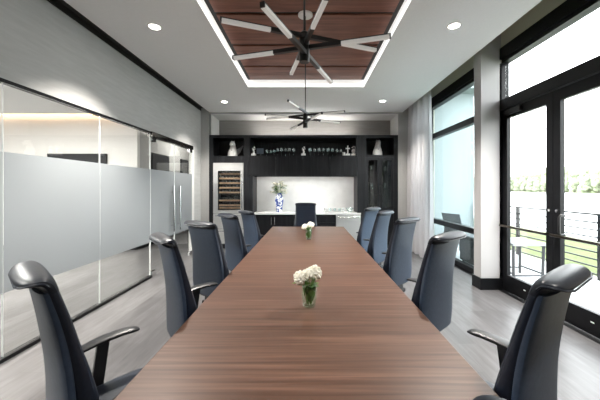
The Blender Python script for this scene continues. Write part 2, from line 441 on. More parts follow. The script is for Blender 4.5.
# ------------------------------------------------------------------ curtain
def curtain(y0, y1, x0, label):
    n = 150; bm = B(); rows = []
    for z, k in ((.02, 1.1), (.9, 1.0), (2.0, .92), (3.2, .85), (3.86, .8)):
        row = []
        for i in range(n+1):
            t = i/n; y = y0+(y1-y0)*t
            a = t*2*PI*8+.6*math.sin(t*9)
            x = x0+.08*k*math.sin(a)+.02*math.sin(t*23+z)
            row.append((x, y+.02*math.cos(a)))
        rows.append((z, row))
    outer = [[bm.verts.new((x, y, z)) for x, y in r] for z, r in rows]
    inner = [[bm.verts.new((x+.004, y, z)) for x, y in r] for z, r in rows]
    for L in (outer, inner):
        for a, b in zip(L, L[1:]):
            for i in range(n): bm.faces.new((a[i], a[i+1], b[i+1], b[i]))
    return tag(obj('curtain', bm, M['curtain'], None, True), label, 'curtain')
curtain(6.18, 7.33, 2.50, 'pale grey sheer pleated curtain gathered in the corner beside the window')

# ------------------------------------------------------------------ conference table
TW, TYN, TYF = .69, .93, 5.84
t = thing('conference_table', 'long rectangular walnut conference table between two rows of blue chairs', 'table', (0, 0, 0))
top = obj('table_top', bx(-TW, TW, TYN, TYF, .713, .75, bev=.004), M['table'], t)
for yb in (1.55, 3.38, 5.2):
    bm = B(); box(bm, -.26, .26, yb-.11, yb+.11, .03, .7125, bev=.004); obj('pedestal', bm, M['edge'], t)
    bm = B(); box(bm, -.34, .34, yb-.16, yb+.16, 0.001, .03, bev=.004); obj('plinth', bm, M['blkm'], t)

# ------------------------------------------------------------------ chairs
# station: y, z, halfwidth, thickness, wrap (edges pulled forward along the normal)
BACK = [(y0+y1 and (y0+y1)/2, z, hw, y1-y0, wr) for y0, y1, z, hw, wr in (
    (-.230, -.130, .47, .205, .008), (-.232, -.104, .56, .236, .014), (-.235, -.116, .66, .240, .018), (-.243, -.146, .77, .233, .022),
    (-.257, -.180, .88, .223, .024), (-.273, -.207, .99, .215, .020), (-.288, -.229, 1.075, .213, .014), (-.297, -.241, 1.125, .214, .009))]
LIPS = [(-.266, 1.120, .217, .056, .008), (-.272, 1.146, .219, .056, .002), (-.284, 1.162, .220, .050, -.002), (-.304, 1.169, .217, .040, -.006),
        (-.326, 1.168, .206, .034, -.008), (-.344, 1.161, .176, .027, -.009), (-.354, 1.153, .120, .018, -.008)]
def strip(st, samples, seg=28, off=0., wmul=1., tmul=1., expo=3.2, tabs=None):
    pts = catmull(st, samples); rings = []
    for i, (y, z, hw, th, wr) in enumerate(pts):
        a = pts[max(i-1, 0)]; b = pts[min(i+1, len(pts)-1)]
        T = Vector((0, b[0]-a[0], b[1]-a[1])).normalized(); N = Vector((0, T.z, -T.y))   # forward when T is up
        ring = []
        tt = tabs if tabs is not None else th*tmul
        for k in range(seg):
            an = 2*PI*k/seg; c, s = math.cos(an), math.sin(an)
            sx = math.copysign(abs(c)**(2/expo), c); sy = math.copysign(abs(s)**(2/expo), s)
            p = Vector((hw*wmul*sx, y, z))+N*(off+tt/2*sy+wr*sx*sx)
            ring.append(p)
        rings.append(ring)
    return rings

def make_chair(label, group):
    t = thing('office_chair', label, 'chair', (0, 0, 0), 0, group)
    obj('backrest', loft(B(), strip(BACK, 5)), M['navy'], t, True)
    hr = obj('headrest', loft(B(), strip(LIPS, 5)), M['lip'], t, True)
    # seam piping along the lip edge
    bm = B(); pts = []
    for y, z, hw, th, wr in LIPS[1:]: pts.append((hw+.0005, y, z+wr))
    pr = catmull(pts, 4); loop = pr+[(-x, y, z) for x, y, z in reversed(pr)]
    tube(bm, loop, .004, 6); obj('piping', bm, M['navy'], hr, True)
    sh = [(y-.5*th+.012, z, hw*.985, .046, wr) for y, z, hw, th, wr in BACK]
    obj('back_shell', loft(B(), strip([(s[0], s[1], s[2], s[3], s[4]*.9) for s in sh], 5, expo=4)), M['shell'], t, True)
    # seat
    bm = B(); rings = []
    for y, hw, zt, th in ((-.205, .15, .475, .03), (-.19, .215, .487, .06), (-.10, .240, .490, .085), (.05, .248, .497, .09), (.18, .245, .495, .085), (.255, .225, .475, .06), (.285, .16, .452, .03)):
        ring = []
        for k in range(24):
            an = 2*PI*k/24; c, s = math.cos(an), math.sin(an)
            ring.append(Vector((hw*math.copysign(abs(c)**.55, c), y, zt-th/2+th/2*math.copysign(abs(s)**.55, s))))
        rings.append(ring)
    obj('seat', loft(bm, rings), M['navy'], t, True)
    # arms
    for s in (-1, 1):
        pad = [(s*.285, -.105, .660, .022, .010), (s*.287, -.08, .668, .036, .020), (s*.287, 0, .684, .040, .024), (s*.282, .09, .694, .040, .024), (s*.275, .155, .695, .036, .022), (s*.272, .185, .691, .020, .010)]
        rings = []
        for x, y, z, hw, th in catmull(pad, 4):
            rings.append([Vector((x+hw*math.copysign(abs(math.cos(a))**.6, math.cos(a)), y, z+th/2*math.copysign(abs(math.sin(a))**.6, math.sin(a)))) for a in [2*PI*k/16 for k in range(16)]])
        a = obj('armrest', loft(B(), rings), M['plast'], t, True)
        bm = B(); beam(bm, (s*.287, .015, .675), (s*.278, -.02, .43), .055, .022, Vector((s, 0, 0))); beam(bm, (s*.278, -.02, .435), (s*.14, -.02, .405), .06, .02)
        obj('arm_post', bm, M['plast'], a)
    bm = B(); box(bm, -.13, .13, -.14, .14, .375, .408, bev=.01); box(bm, -.05, .05, -.24, -.10, .37, .41, bev=.008); obj('mechanism', bm, M['plast'], t)
    bm = B(); beam(bm, (0, -.20, .39), (0, -.185, .60), .09, .02, Vector((0, 1, 0))); obj('back_bracket', bm, M['plast'], t)
    obj('gas_lift', lathe(B(), [(.045, .095), (.045, .12), (.032, .125), (.030, .24), (.022, .245), (.022, .376)], 16), M['chrome'], t, True)
    for k in range(5):
        a = 2*PI*k/5+.3; d = Vector((math.cos(a), math.sin(a), 0))
        bm = B(); tube(bm, [d*.03+Vector((0, 0, .10)), d*.12+Vector((0, 0, .105)), d*.23+Vector((0, 0, .088)), d*.305+Vector((0, 0, .072))], 0, 10, [.030, .026, .021, .016])
        lg = obj('leg', bm, M['plast'], t, True)
        bm = B(); n_ = Vector((-d.y, d.x, 0)); c0 = d*.305+Vector((0, 0, .029))
        for q in (-1, 1): tube(bm, [c0+n_*(q*.006), c0+n_*(q*.026)], .0285, 14)
        tube(bm, [c0, c0+Vector((0, 0, .04))], .008, 8)
        obj('caster', bm, M['blkm'], lg, True)
    return t

# (headrest centre x, y, rotation, label)
CH = [
    ('L', -1.10, 1.19, -42, 'blue leather office chair by the glass wall, first from the near table end'),
    ('L', -0.99, 2.03, -53, 'blue leather office chair by the glass wall, second from the near table end'),
    ('L', -1.03, 2.84, -36, 'blue leather office chair by the glass wall, middle one of its row of five'),
    ('L', -1.0, 3.7, -50, 'blue leather office chair by the glass wall, second from the wine fridge end'),
    ('L', -0.985, 4.75, -52, 'blue leather office chair by the glass wall, last one beside the wine fridge'),
    ('R', 0.985, 1.15, 37, 'navy leather office chair on the window side, first from the near table end'),
    ('R', 1.0, 2.12, 41, 'navy leather office chair on the window side, second from the near table end'),
    ('R', 1.075, 3.2, 45, 'navy leather office chair on the window side, middle one of its row of five'),
    ('R', 1.09, 4.18, 53, 'navy leather office chair on the window side, second from the glass door cabinet'),
    ('R', 1.07, 4.92, 49, 'navy leather office chair on the window side, last before the glass door cabinet'),
    ('H', -0.05, 6.4, 180, 'navy leather office chair facing the room at the far table head'),
    ('N', 0.272, 0.262, 84, 'navy office chair turned sideways at the near table head, only its headrest showing'),
]
proto = None
for s, x, y, a, lab in CH:
    g = {'L': 'chairs along the glass wall', 'R': 'chairs along the window side'}.get(s)
    if proto is None: proto = make_chair(lab, g); o = proto
    else:
        o = copy_tree(proto); o['label'] = lab
        if g: o['group'] = g
        elif 'group' in o: del o['group']
    r = math.radians(a); f = Vector((-math.sin(r), math.cos(r), 0))
    o.location = Vector((x, y, 0))+f*.30; o.rotation_euler = (0, 0, r)
    if 'wine fridge' in lab and 'last' in lab: o.scale = (1, 1, .963)      # its seat is set lower

# ------------------------------------------------------------------ flowers
def leaf_mesh(bm, base, d, L, w):
    d = Vector(d).normalized(); s = d.cross(Vector((0, 0, 1)))
    if s.length < .01: s = Vector((1, 0, 0))
    s.normalize(); b = Vector(base); th = d.cross(s)*.0012
    P = [b, b+d*L*.35+s*w, b+d*L*.35-s*w, b+d*L*.75+s*w*.7+Vector((0, 0, -.06*L)), b+d*L*.75-s*w*.7+Vector((0, 0, -.06*L)), b+d*L+Vector((0, 0, -.15*L))]
    top = [bm.verts.new(p+th) for p in P]; bot = [bm.verts.new(p-th) for p in P]
    for q in (top, bot):
        bm.faces.new((q[0], q[1], q[2])); bm.faces.new((q[1], q[3], q[4], q[2])); bm.faces.new((q[3], q[5], q[4]))

def hydrangea(bm, c, r):
    n = int(46)
    for i in range(n):
        z = 1-1.6*i/n; q = math.sqrt(max(0, 1-z*z)); a = i*2.39996
        p = Vector((q*math.cos(a), q*math.sin(a), z)); rr = r*random.uniform(.82, 1.05)
        blob(bm, Vector(c)+p*rr*.8, r*.27, 1, .18)
    blob(bm, c, r*.75, 2)

def table_vase(x, y, lab):
    t = thing('flower_vase', lab, 'vase', (x, y, .75))
    prof = [(.001, .001), (.034, .001), (.040, .006), (.047, .05), (.050, .10), (.049, .135), (.044, .155), (.041, .155), (.046, .135), (.047, .10), (.044, .05), (.037, .016), (.001, .014)]
    obj('vase_glass', lathe(B(), prof, 24), M['vglass'], t, True)
    bm = B()
    for i in range(44):
        a = random.uniform(0, 2*PI); r = random.uniform(.004, .032)
        leaf_mesh(bm, (r*math.cos(a), r*math.sin(a), random.uniform(.022, .075)), (.16*math.cos(a), .16*math.sin(a), 1), random.uniform(.05, .075), random.uniform(.010, .016))
    for i in range(6):
        a = i*1.05; tube(bm, [(.015*math.cos(a), .015*math.sin(a), .02), (.02*math.cos(a+.6), .02*math.sin(a+.6), .16)], .0035, 6)
    obj('vase_leaves', bm, M['leaf'], t)
    bq = thing('flower_bouquet', lab.replace('small clear glass vase of', 'cut bunch of').replace('white hydrangeas', 'white hydrangea heads in the vase'), 'flowers', (x, y, .75))
    bm = B()
    hydrangea(bm, (-.050, -.012, .180), .051); hydrangea(bm, (.030, .0, .206), .054); hydrangea(bm, (-.014, .045, .19), .036)
    obj('bloom', bm, M['petal'], bq, True)
    bm = B()
    for a, z, L in ((-2.6, .155, .07), (-1.3, .15, .06), (-.7, .15, .07), (-1.9, .165, .06), (.4, .15, .06), (2.2, .15, .07), (3.0, .16, .075)):
        leaf_mesh(bm, (.012*math.cos(a), .012*math.sin(a), z-.02), (math.cos(a), math.sin(a), .35), L, .02)
    leaf_mesh(bm, (.008, -.045, .140), (.35, -.25, .9), .075, .022); leaf_mesh(bm, (-.012, -.045, .145), (-.2, -.3, .8), .05, .016)
    leaf_mesh(bm, (-.05, -.02, .155), (-1, -.2, .15), .06, .014)
    obj('leaf', bm, M['leaf'], bq)
    return t
table_vase(.008, 1.90, 'small clear glass vase of white hydrangeas at the middle of the table')
table_vase(.008, 4.36, 'small clear glass vase of white hydrangeas near the far end of the table')

# ------------------------------------------------------------------ chandeliers
def chandelier(x, y, label, bars, ztop):
    t = thing('chandelier', label, 'ceiling light', (x, y, ztop))
    zz = 2.27-ztop
    obj('canopy', lathe(B(), [(.001, -.0005), (.083, -.0005), (.083, -.018), (.076, -.024), (.001, -.024)], 28), M['trimw'], t, True)
    obj('rod', tube(B(), [(0, 0, -.02), (0, 0, zz+.06)], .0055, 8), M['blkm'], t, True)
    obj('hub', lathe(B(), [(.001, zz-.085), (.026, zz-.085), (.028, zz-.08), (.028, zz+.07), (.012, zz+.085), (.001, zz+.085)], 18), M['blkm'], t, True)
    for (ax, ay, az, bx_, by_, bz_) in bars:
        a = Vector((ax-x, ay-y, az-ztop)); b = Vector((bx_-x, by_-y, bz_-ztop)); d = (b-a)
        w = .0215
        br = obj('light_bar', beam(B(), a+d*.285, a+d*.715, w, w), M['blkm'], t)
        for p, q in ((a, a+d*.285), (b, b-d*.285)):
            u = (q-p).normalized()
            obj('diffuser', beam(B(), p+u*.008-Vector((0, 0, .003)), q-Vector((0, 0, .003)), w*.93, w*.8), M['led'], br)
            obj('end_cap', beam(B(), p, p+u*.0075, w, w), M['blkm'], br)
            bm = B(); beam(bm, p+Vector((0, 0, w*.42)), q+Vector((0, 0, w*.42)), w, w*.16); obj('bar_spine', bm, M['blkm'], br)
    return t
def bar2(p, q, H1, H2):
    """two ends known by direction (pixels) and height above the eye"""
    r = []
    for (u, v), H in ((p, H1), (q, H2)):
        yy = 300*H/(188-v); r += [(u-308)*yy/300, yy, 1.5+H]
    return r
ch1 = [bar2((262, 4), (331, 82), .73, .73), bar2((326.5, -3), (291, 74), .80, .77), bar2((220, 19.5), (377, 50), .83, .81), bar2((233, 58), (391, 36), .76, .77)]
ch2 = [bar2((288, 100.5), (318.5, 121), .865, .855), bar2((291, 129.4), (322, 113), .75, .75), bar2((265, 114.6), (340, 122.6), .79, .79), bar2((267, 119), (345, 111.4), .83, .83)]
ztop = h-.022
chandelier(-.02, 1.635, 'black stick chandelier with white bar lights, larger one hanging over the table middle', ch1, ztop)
chandelier(-.03, 3.42, 'black stick chandelier hanging further along the table, by the back cabinet', ch2, ztop)

# ------------------------------------------------------------------ downlights
def downlight(x, y, lab, energy):
    t = thing('downlight', lab, 'ceiling light', (x, y, HC))
    obj('trim_ring', lathe(B(), [(.060, -.0005), (.080, -.0005), (.080, -.004), (.062, -.007), (.060, -.006)], 28, ring=True), M['trimw'], t, True)
    obj('lens', lathe(B(), [(.001, -.0008), (.060, -.0008), (.060, -.003), (.001, -.003)], 24), M['lamp'], t)
    L = bpy.data.lights.new('downlight_lamp', 'SPOT'); L.energy = energy; L.spot_size = math.radians(110); L.spot_blend = .8; L.color = (1, .95, .88); L.shadow_soft_size = .06
    lo = link(bpy.data.objects.new('downlight_lamp', L), t); lo.location = (0, 0, -.03)
for x, y, lab in ((-1.775, 3.47, 'round recessed downlight beside the wood tray on the glass wall side'),
                  (1.68, 3.45, 'round recessed downlight beside the wood tray on the window side'),
                  (-1.81, 6.49, 'small round recessed downlight before the wine fridge side of the cabinet'),
                  (1.60, 6.44, 'small round recessed downlight near the curtain corner'),
                  (-1.78, .6, 'round recessed downlight over the first chair by the glass wall'),
                  (1.68, .6, 'round recessed downlight over the first chair on the window side')):
    downlight(x, y, lab, 110 if y < 1 else 110 if y > 6 else 260)

# ------------------------------------------------------------------ bar cabinetry
YC = YB                      # front plane
CW = 'black oak'
# left tower
t = thing('wine_tower', 'tall black oak cabinet housing the wine fridge, open cubby on top', 'cabinet', (0, 0, 0))
bm = B()
box(bm, -2.44, -2.335, YC, 8.0, .0, 2.807); box(bm, -1.585, -1.462, YC, 8.0, 0, 2.807); box(bm, -1.462, -1.362, YC, 8.0, 0, 1.795)
box(bm, -2.335, -1.585, YC, 8.0, 2.735, 2.807); box(bm, -2.335, -1.585, YC, 8.0, 2.125, 2.29); box(bm, -2.335, -1.585, 7.98, 8.0, .0, 2.735)
box(bm, -2.335, -1.585, YC+.04, 8.0, 0, .1)
obj('cabinet_body', bm, M['oak'], t)
obj('back_panel', bx(-2.334, -1.586, 7.90, 7.979, 2.291, 2.734), M['oakin'], t)
# wine fridge
t = thing('wine_fridge', 'tall stainless steel wine fridge with wooden racks built into the black cabinet', 'fridge', (-1.96, 0, 0))
bm = B(); w = .372
box(bm, -w, w, YC+.02, 7.95, .10, .13); box(bm, -w, -w+.02, YC+.02, 7.95, .13, 2.117); box(bm, w-.02, w, YC+.02, 7.95, .13, 2.117)
box(bm, -w+.02, w-.02, YC+.02, 7.95, 2.09, 2.117); box(bm, -w+.02, w-.02, 7.93, 7.95, .13, 2.09)
obj('cabinet_shell', bm, M['fridgein'], t)
bm = B(); f0, f1 = YC-.025, YC+.018
box(bm, -w, -.262, f0, f1, .88, 2.117); box(bm, .300, w, f0, f1, .88, 2.117); box(bm, -.262, .300, f0, f1, 1.925, 2.117); box(bm, -.262, .300, f0, f1, .88, .955)
dr = obj('fridge_door', bm, M['steel'], t)
obj('door_glass', bx(-.261, .299, YC-.005, YC+.003, .956, 1.924), M['cglass'], dr)
obj('handle', tube(B(), [(.335, YC-.026, 1.0), (.335, YC-.065, 1.0), (.335, YC-.065, 1.85), (.335, YC-.026, 1.85)], .011, 10), M['chrome'], dr, True)
for z0, z1 in ((.13, .49), (.50, .87)):
    d = obj('fridge_drawer', bx(-w, w, f0, f1, z0, z1, bev=.003), M['steel'], t)
    obj('handle', tube(B(), [(-.3, f0-.001, z1-.05), (-.3, f0-.04, z1-.05), (.3, f0-.04, z1-.05), (.3, f0-.001, z1-.05)], .010, 10), M['chrome'], d, True)
for i, z in enumerate((1.83, 1.715, 1.60, 1.485, 1.37, 1.17, 1.05, .985)):
    bm = B(); box(bm, -.245, .290, YC+.03, YC+.05, z, z+.042, bev=.003)
    obj('rack', bm, M['shelfwood'], t)
    bm = B(); box(bm, -.24, .285, YC+.055, 7.85, z-.004, z+.004); 
    for k in range(6):
        xx = -.20+.088*k; tube(bm, [(xx, YC+.06, z+.045), (xx, YC+.30, z+.045), (xx, YC+.34, z+.045)], 0, 10, [.037, .037, .015])
    q = obj('bottle_layer', bm, M['fridgein'], t, True)
# upper middle cabinet
t = thing('wall_cabinet', 'black oak wall cabinet with an open glassware shelf above four flush doors', 'cabinet', (0, 0, 0))
bm = B()
box(bm, -1.461, 1.215, YC, 8.0, 2.735, 2.807); box(bm, -1.461, 1.215, YC+.02, 8.0, 2.268, 2.305); box(bm, -1.461, 1.215, YC+.022, 8.0, 1.845, 1.865)
box(bm, -1.461, -1.43, YC, 8.0, 2.305, 2.735); box(bm, 1.185, 1.215, YC, 8.0, 2.305, 2.735); box(bm, -1.461, 1.215, 7.98, 8.0, 1.80, 2.735); box(bm, -1.43, 1.185, YC+.0215, YC+.03, 1.80, 1.845)
box(bm, -1.461, -1.43, YC+.022, 8.0, 1.825, 2.268); box(bm, 1.185, 1.215, YC+.022, 8.0, 1.825, 2.268)
obj('cabinet_body', bm, M['oak'], t)
for i in range(4):
    x0 = -1.458+i*.667; obj('door', bx(x0, x0+.663, YC-.0, YC+.02, 1.800, 2.268, bev=.002), M['oak'], t)
def fill_strip_lamp(t, name, x0, x1, y, z, e, up):
    obj('added_fill_strip', bx(x0, x1, y-.008, y+.008, min(z, z+up*.006), max(z, z+up*.006)), M['panelglow'], t)
    L = bpy.data.lights.new(name, 'AREA'); L.shape = 'RECTANGLE'; L.size = x1-x0; L.size_y = .02; L.energy = e; L.color = (1, .97, .93)
    lo = link(bpy.data.objects.new(name, L), t); lo.location = ((x0+x1)/2, y, z+up*.012)
    if up > 0: lo.rotation_euler = (PI, 0, 0)
fill_strip_lamp(t, 'backsplash_fill_lamp', -1.3, 1.15, 7.50, 1.845, 4.5, -1)  # hidden strip added to brighten the backsplash
fill_strip_lamp(t, 'niche_fill_lamp', -1.4, 1.15, 7.85, 2.807, 4, 1)  # hidden uplight added because the niche came out too dark
# right tower
t = thing('display_tower', 'tall black oak cabinet with two narrow glass doors, open cubby on top', 'cabinet', (0, 0, 0))
bm = B()
box(bm, 1.217, 1.43, YC, 8.0, .886, 2.807); box(bm, 1.302, 1.43, YC, 8.0, 0, .886); box(bm, 2.115, 2.221, YC, 8.0, 0, 2.807)
box(bm, 1.43, 2.115, YC, 8.0, 2.735, 2.807); box(bm, 1.43, 2.115, YC+.002, 8.0, 2.265, 2.315); box(bm, 1.43, 2.115, 7.98, 8.0, 0, 2.735)
box(bm, 1.43, 2.115, YC+.025, 8.0, .90, .95); box(bm, 1.43, 2.115, YC+.04, 8.0, 0, .1); box(bm, 1.755, 1.79, YC+.024, 7.98, .95, 2.265)
obj('cabinet_body', bm, M['oak'], t)
obj('back_panel', bx(1.431, 2.114, 7.90, 7.979, 2.316, 2.734), M['oakin'], t)
for x0, x1, hx in ((1.433, 1.7705, 1.75), (1.7745, 2.112, 1.795)):
    bm = B(); f = .058
    box(bm, x0, x0+f, YC, YC+.022, .955, 2.262); box(bm, x1-f, x1, YC, YC+.022, .955, 2.262)
    box(bm, x0+f, x1-f, YC, YC+.022, 2.19, 2.262); box(bm, x0+f, x1-f, YC, YC+.022, .955, 1.03)
    d = obj('glass_door', bm, M['oak'], t)
    obj('door_glass', bx(x0+f, x1-f, YC+.008, YC+.013, 1.03, 2.19), M['cglass'], d)
    obj('handle', tube(B(), [(hx, YC-.001, 1.35), (hx, YC-.03, 1.35), (hx, YC-.03, 1.55), (hx, YC-.001, 1.55)], .005, 8), M['blkm'], d, True)
    d = obj('door', bx(x0, x1, YC, YC+.022, .105, .948, bev=.002), M['oak'], t)
    a, b = (1.431, 1.754) if x0 < 1.6 else (1.791, 2.114)
    for z in (1.36, 1.80): obj('glass_shelf', bx(a, b, YC+.03, 7.96, z, z+.01), M['vglass'], t)
# base cabinets
def base(name, lab, x0, x1, doors, drawers):
    t = thing(name, lab, 'cabinet', (0, 0, 0))
    bm = B(); box(bm, x0, x1, YC+.022, 7.98, .10, .844); box(bm, x0, x1, YC+.07, 7.98, 0, .10); obj('cabinet_body', bm, M['oakin'], t)
    n = len(doors)
    for a, b, hx in doors:
        d = obj('door', bx(a+.002, b-.002, YC, YC+.021, .105, .842, bev=.002), M['oak'], t)
        obj('handle', tube(B(), [(hx, YC-.001, .60), (hx, YC-.03, .60), (hx, YC-.03, .78), (hx, YC-.001, .78)], .0055, 8), M['chrome'], d, True)
    for z0, z1 in drawers:
        d = obj('drawer', bx(x0+.002, x1-.002, YC, YC+.021, z0, z1, bev=.002), M['oak'], t); c = (x0+x1)/2
        obj('handle', tube(B(), [(c-.13, YC-.001, z1-.05), (c-.13, YC-.03, z1-.05), (c+.13, YC-.03, z1-.05), (c+.13, YC-.001, z1-.05)], .0055, 8), M['blkm'], d, True)
    return t
base('base_cabinet', 'black oak base cabinet below the blue and white vase', -1.360, -.36, ((-1.36, -.86, -.90), (-.86, -.36, -.82)), ())
base('base_cabinet', 'black oak base cabinet behind the chair at the table head', -.358, .195, ((-.358, .195, -.30),), ())
base('drawer_cabinet', 'black oak drawer cabinet beside the under-counter fridge', .197, .688, (), ((.105, .40), (.404, .64), (.644, .842)))
t = thing('undercounter_fridge', 'stainless steel under-counter fridge with a bar handle below the white counter', 'fridge', (.99, 0, 0))
obj('cabinet_shell', bx(-.297, .305, YC+.03, 7.97, .012, .842), M['fridgein'], t)
d = obj('fridge_door', bx(-.297, .305, YC-.02, YC+.028, .10, .838, bev=.004), M['steel'], t)
obj('handle', tube(B(), [(-.25, YC-.021, .785), (-.25, YC-.06, .785), (.26, YC-.06, .785), (.26, YC-.021, .785)], .011, 10), M['chrome'], d, True)
obj('toe_grille', bx(-.29, .30, YC+.02, YC+.029, .012, .095), M['blkm'], t)
tag(obj('countertop', bx(-1.3605, 1.30, YC-.03, 7.98, .845, .885, bev=.003), M['quartz'], None), 'long white quartz countertop along the black bar cabinets', 'countertop')
struct('trim_12', bx(-1.3605, 1.2165, 7.981, 8.02, .80, 1.80), M['quartz'])

# horse statues
def horse(x, lab, mane):
    t = thing('horse_statue', lab, 'statue', (x, 7.62, 2.2905 if x < 0 else 2.3155))
    k = 1.
    path = [(0, 0, .0, .125, .09), (0, 0, .06, .122, .09), (0, .005, .13, .11, .085), (.005, .01, .20, .085, .07), (.01, 0, .265, .068, .06), (.012, -.02, .315, .062, .058),
            (.010, -.055, .345, .055, .050), (.004, -.10, .335, .046, .042), (0, -.14, .305, .038, .036), (0, -.165, .285, .034, .032), (0, -.178, .278, .018, .018)]
    rings = []
    pts = catmull(path, 3)
    for i, (px, py, pz, a, b) in enumerate(pts):
        p0 = pts[max(i-1, 0)]; p1 = pts[min(i+1, len(pts)-1)]
        T = Vector((0, p1[1]-p0[1], p1[2]-p0[2])).normalized(); N = Vector((0, -T.z, T.y))
        rings.append([Vector((px, py, pz))+Vector((1, 0, 0))*a*math.cos(2*PI*q/18)+N*b*math.sin(2*PI*q/18) for q in range(18)])
    bm = loft(B(), rings)
    for s in (-1, 1):
        tube(bm, [(.01+s*.032, -.02, .36), (.01+s*.036, -.025, .39), (.01+s*.034, -.03, .415)], 0, 8, [.016, .013, .002])
    obj('body', bm, M['statue'], t, True)
    if mane:
        bm = B()
        loft(bm, [[Vector((sx, .03+sy, sz)) for sx, sy, sz in r] for r in (
            [(.09, -.015, .10), (.13, -.015, .06), (.13, .015, .06), (.09, .015, .10)],
            [(.10, -.02, .19), (.19, -.02, .13), (.19, .02, .13), (.10, .02, .19)],
            [(.20, -.012, .24), (.235, -.012, .215), (.235, .012, .215), (.20, .012, .24)],
            [(.25, -.006, .29), (.262, -.006, .282), (.262, .006, .282), (.25, .006, .29)])])
        obj('tail', bm, M['greyst'], t)
    bm = B(); blob(bm, (-.0, -.086, .16), .014, 1); obj('medallion', bm, M['greyst'], t)
horse(-1.915, 'white horse bust statue with a grey tail above the wine fridge', True)
horse(1.765, 'white horse bust statue in the cubby above the glass doors', False)

# glassware on the open shelf
SZ = 2.3055
def goblet(x, y, z, s, lab, grp, proto=[]):
    if not proto:
        prof = [(.001, 0), (.042, 0), (.040, .004), (.008, .010), (.005, .02), (.005, .085), (.012, .095), (.040, .115), (.056, .150), (.055, .185), (.044, .225), (.0425, .225), (.053, .185), (.054, .150), (.038, .118), (.001, .10)]
        o = obj('goblet', lathe(B(), prof, 20), M['goblet'], None, True); proto.append(o)
    else:
        o = proto[0].copy(); C.objects.link(o)
    o.location = (x, y, z); o.scale = (s, s, s); tag(o, lab, 'glass', grp)
for i, px in enumerate((267, 270.5, 274, 277.5, 281.5, 285.5, 289.5, 293.5)):
    x = (px-308)/39.4; goblet(x, 7.6+.05*(i % 2), SZ, .72 if i < 3 else .92, 'clear goblet on the open shelf between the blue-grey plaque and the figure trophy' , 'goblets beside the plaque')
for i, px in enumerate((310, 314.5, 319, 323.5, 328, 332.5, 337, 341)):
    x = (px-308)/39.4; goblet(x, 7.6+.05*(i % 2), SZ, .92 if i < 6 else .8, 'clear goblet on the open shelf between the figure trophy and the white cross ornament', 'goblets beside the trophy')
# tall goblets in the display tower
for x, z, lab in ((1.60, 1.8105, 'clear goblet on the upper glass shelf behind the narrow glass door beside the backsplash'), (1.60, 1.3705, 'clear goblet on the lower glass shelf behind the narrow glass door beside the backsplash'),
                  (1.95, 1.8105, 'clear goblet on the upper glass shelf behind the glass door next to the curtain'), (1.95, 1.3705, 'clear goblet on the lower glass shelf behind the glass door next to the curtain')):
    goblet(x, 7.62, z, 1.1, lab, None)
def trophy(px, lab, shape):
    x = (px-308)/39.6
    t = thing('shelf_trophy', lab, 'ornament', (x, 7.52, SZ))
    obj('base', bx(-.055, .055, -.04, .04, 0, .055, bev=.004), M['statue'], t)
    bm = B()
    if shape == 'fig':
        tube(bm, [(0, 0, .056), (0.01, 0, .11), (-.012, 0, .16), (-.03, 0, .20)], 0, 10, [.028, .02, .024, .010]); blob(bm, (.018, 0, .215), .02, 2)
        tube(bm, [(0, 0, .15), (.03, 0, .18), (.05, 0, .17)], .008, 8)
    elif shape == 'cross':
        box(bm, -.014, .014, -.01, .01, .056, .26, bev=.003); box(bm, -.055, .055, -.0095, .0095, .17, .20, bev=.003)
    else:
        blob(bm, (0, 0, .12), .052, 2, 0, (1, .7, 1.15)); tube(bm, [(-.045, 0, .2), (0, 0, .235), (.045, 0, .22), (.05, 0, .16)], .012, 8)
    obj('figure', bm, M['statue' if shape != 'dark' else 'greyst'], t, True)
trophy(254, 'small white based figure ornament at the wine fridge end of the shelf', 'fig')
trophy(303.5, 'small white figure trophy at the middle of the open shelf', 'fig')
trophy(347.5, 'small white cross ornament on the open shelf', 'cross')
trophy(353.2, 'small rounded white ornament at the glass door end of the shelf', 'dome')
t = thing('plaque', 'blue-grey rectangular plaque standing on the open shelf', 'plaque', ((260-308)/39.4, 7.62, SZ))
obj('plaque_face', bx(-.085, .085, -.01, .01, .06, .20, bev=.004), M['bluegrey'], t); obj('plaque_stand', bx(-.02, .02, -.03, .03, 0, .06), M['blkm'], t)
for px, z, lab in ((343.4, 0, 'small white cup on the open shelf beside the cross ornament'),):
    o = obj('cup', lathe(B(), [(.001, 0), (.03, 0), (.038, .09), (.035, .09), (.028, .01), (.001, .008)], 18), M['statue'], None, True); o.location = ((px-308)/39.4, 7.53, SZ); tag(o, lab, 'cup')

# blue white vase with lilies
VX, VY, VZ = -.735, 7.68, .8855
t = thing('porcelain_vase', 'blue and white porcelain vase on the white counter', 'vase', (VX, VY, VZ))
obj('vase_body', lathe(B(), [(.001, 0), (.075, 0), (.078, .02), (.085, .12), (.108, .27), (.112, .34), (.095, .41), (.06, .445), (.055, .46), (.066, .485), (.060, .485), (.048, .46), (.001, .43)], 28), M['porcelain'], t, True)
b = thing('flower_bouquet', 'bunch of white lilies and dark leaves in the blue and white vase', 'flowers', (VX, VY, VZ+.47))
bm = B(); bl = B()
for i in range(19):
    a = i*2.4; r = .04+.17*math.sqrt(i/19); z = .18+.11*math.cos(i*1.7)-r*.3
    c = Vector((r*math.cos(a), r*.7*math.sin(a), z))
    for k in range(6):
        q = k*PI/3+i; leaf_mesh(bm, c, (math.cos(q), math.sin(q)*.8, .5), .105, .030)
    blob(bm, c, .03, 1)
    tube(bl, [(0, 0, -.06), c*.5, c], .005, 5)
obj('bloom', bm, M['petal'], b)
for i in range(34):
    a = random.uniform(0, 2*PI); r = random.uniform(.01, .12)
    leaf_mesh(bl, (r*math.cos(a), r*math.sin(a)*.7, random.uniform(.0, .2)), (math.cos(a), math.sin(a)*.7, random.uniform(-.2, .9)), random.uniform(.09, .17), .024)
obj('leaf', bl, M['leaf'], b)
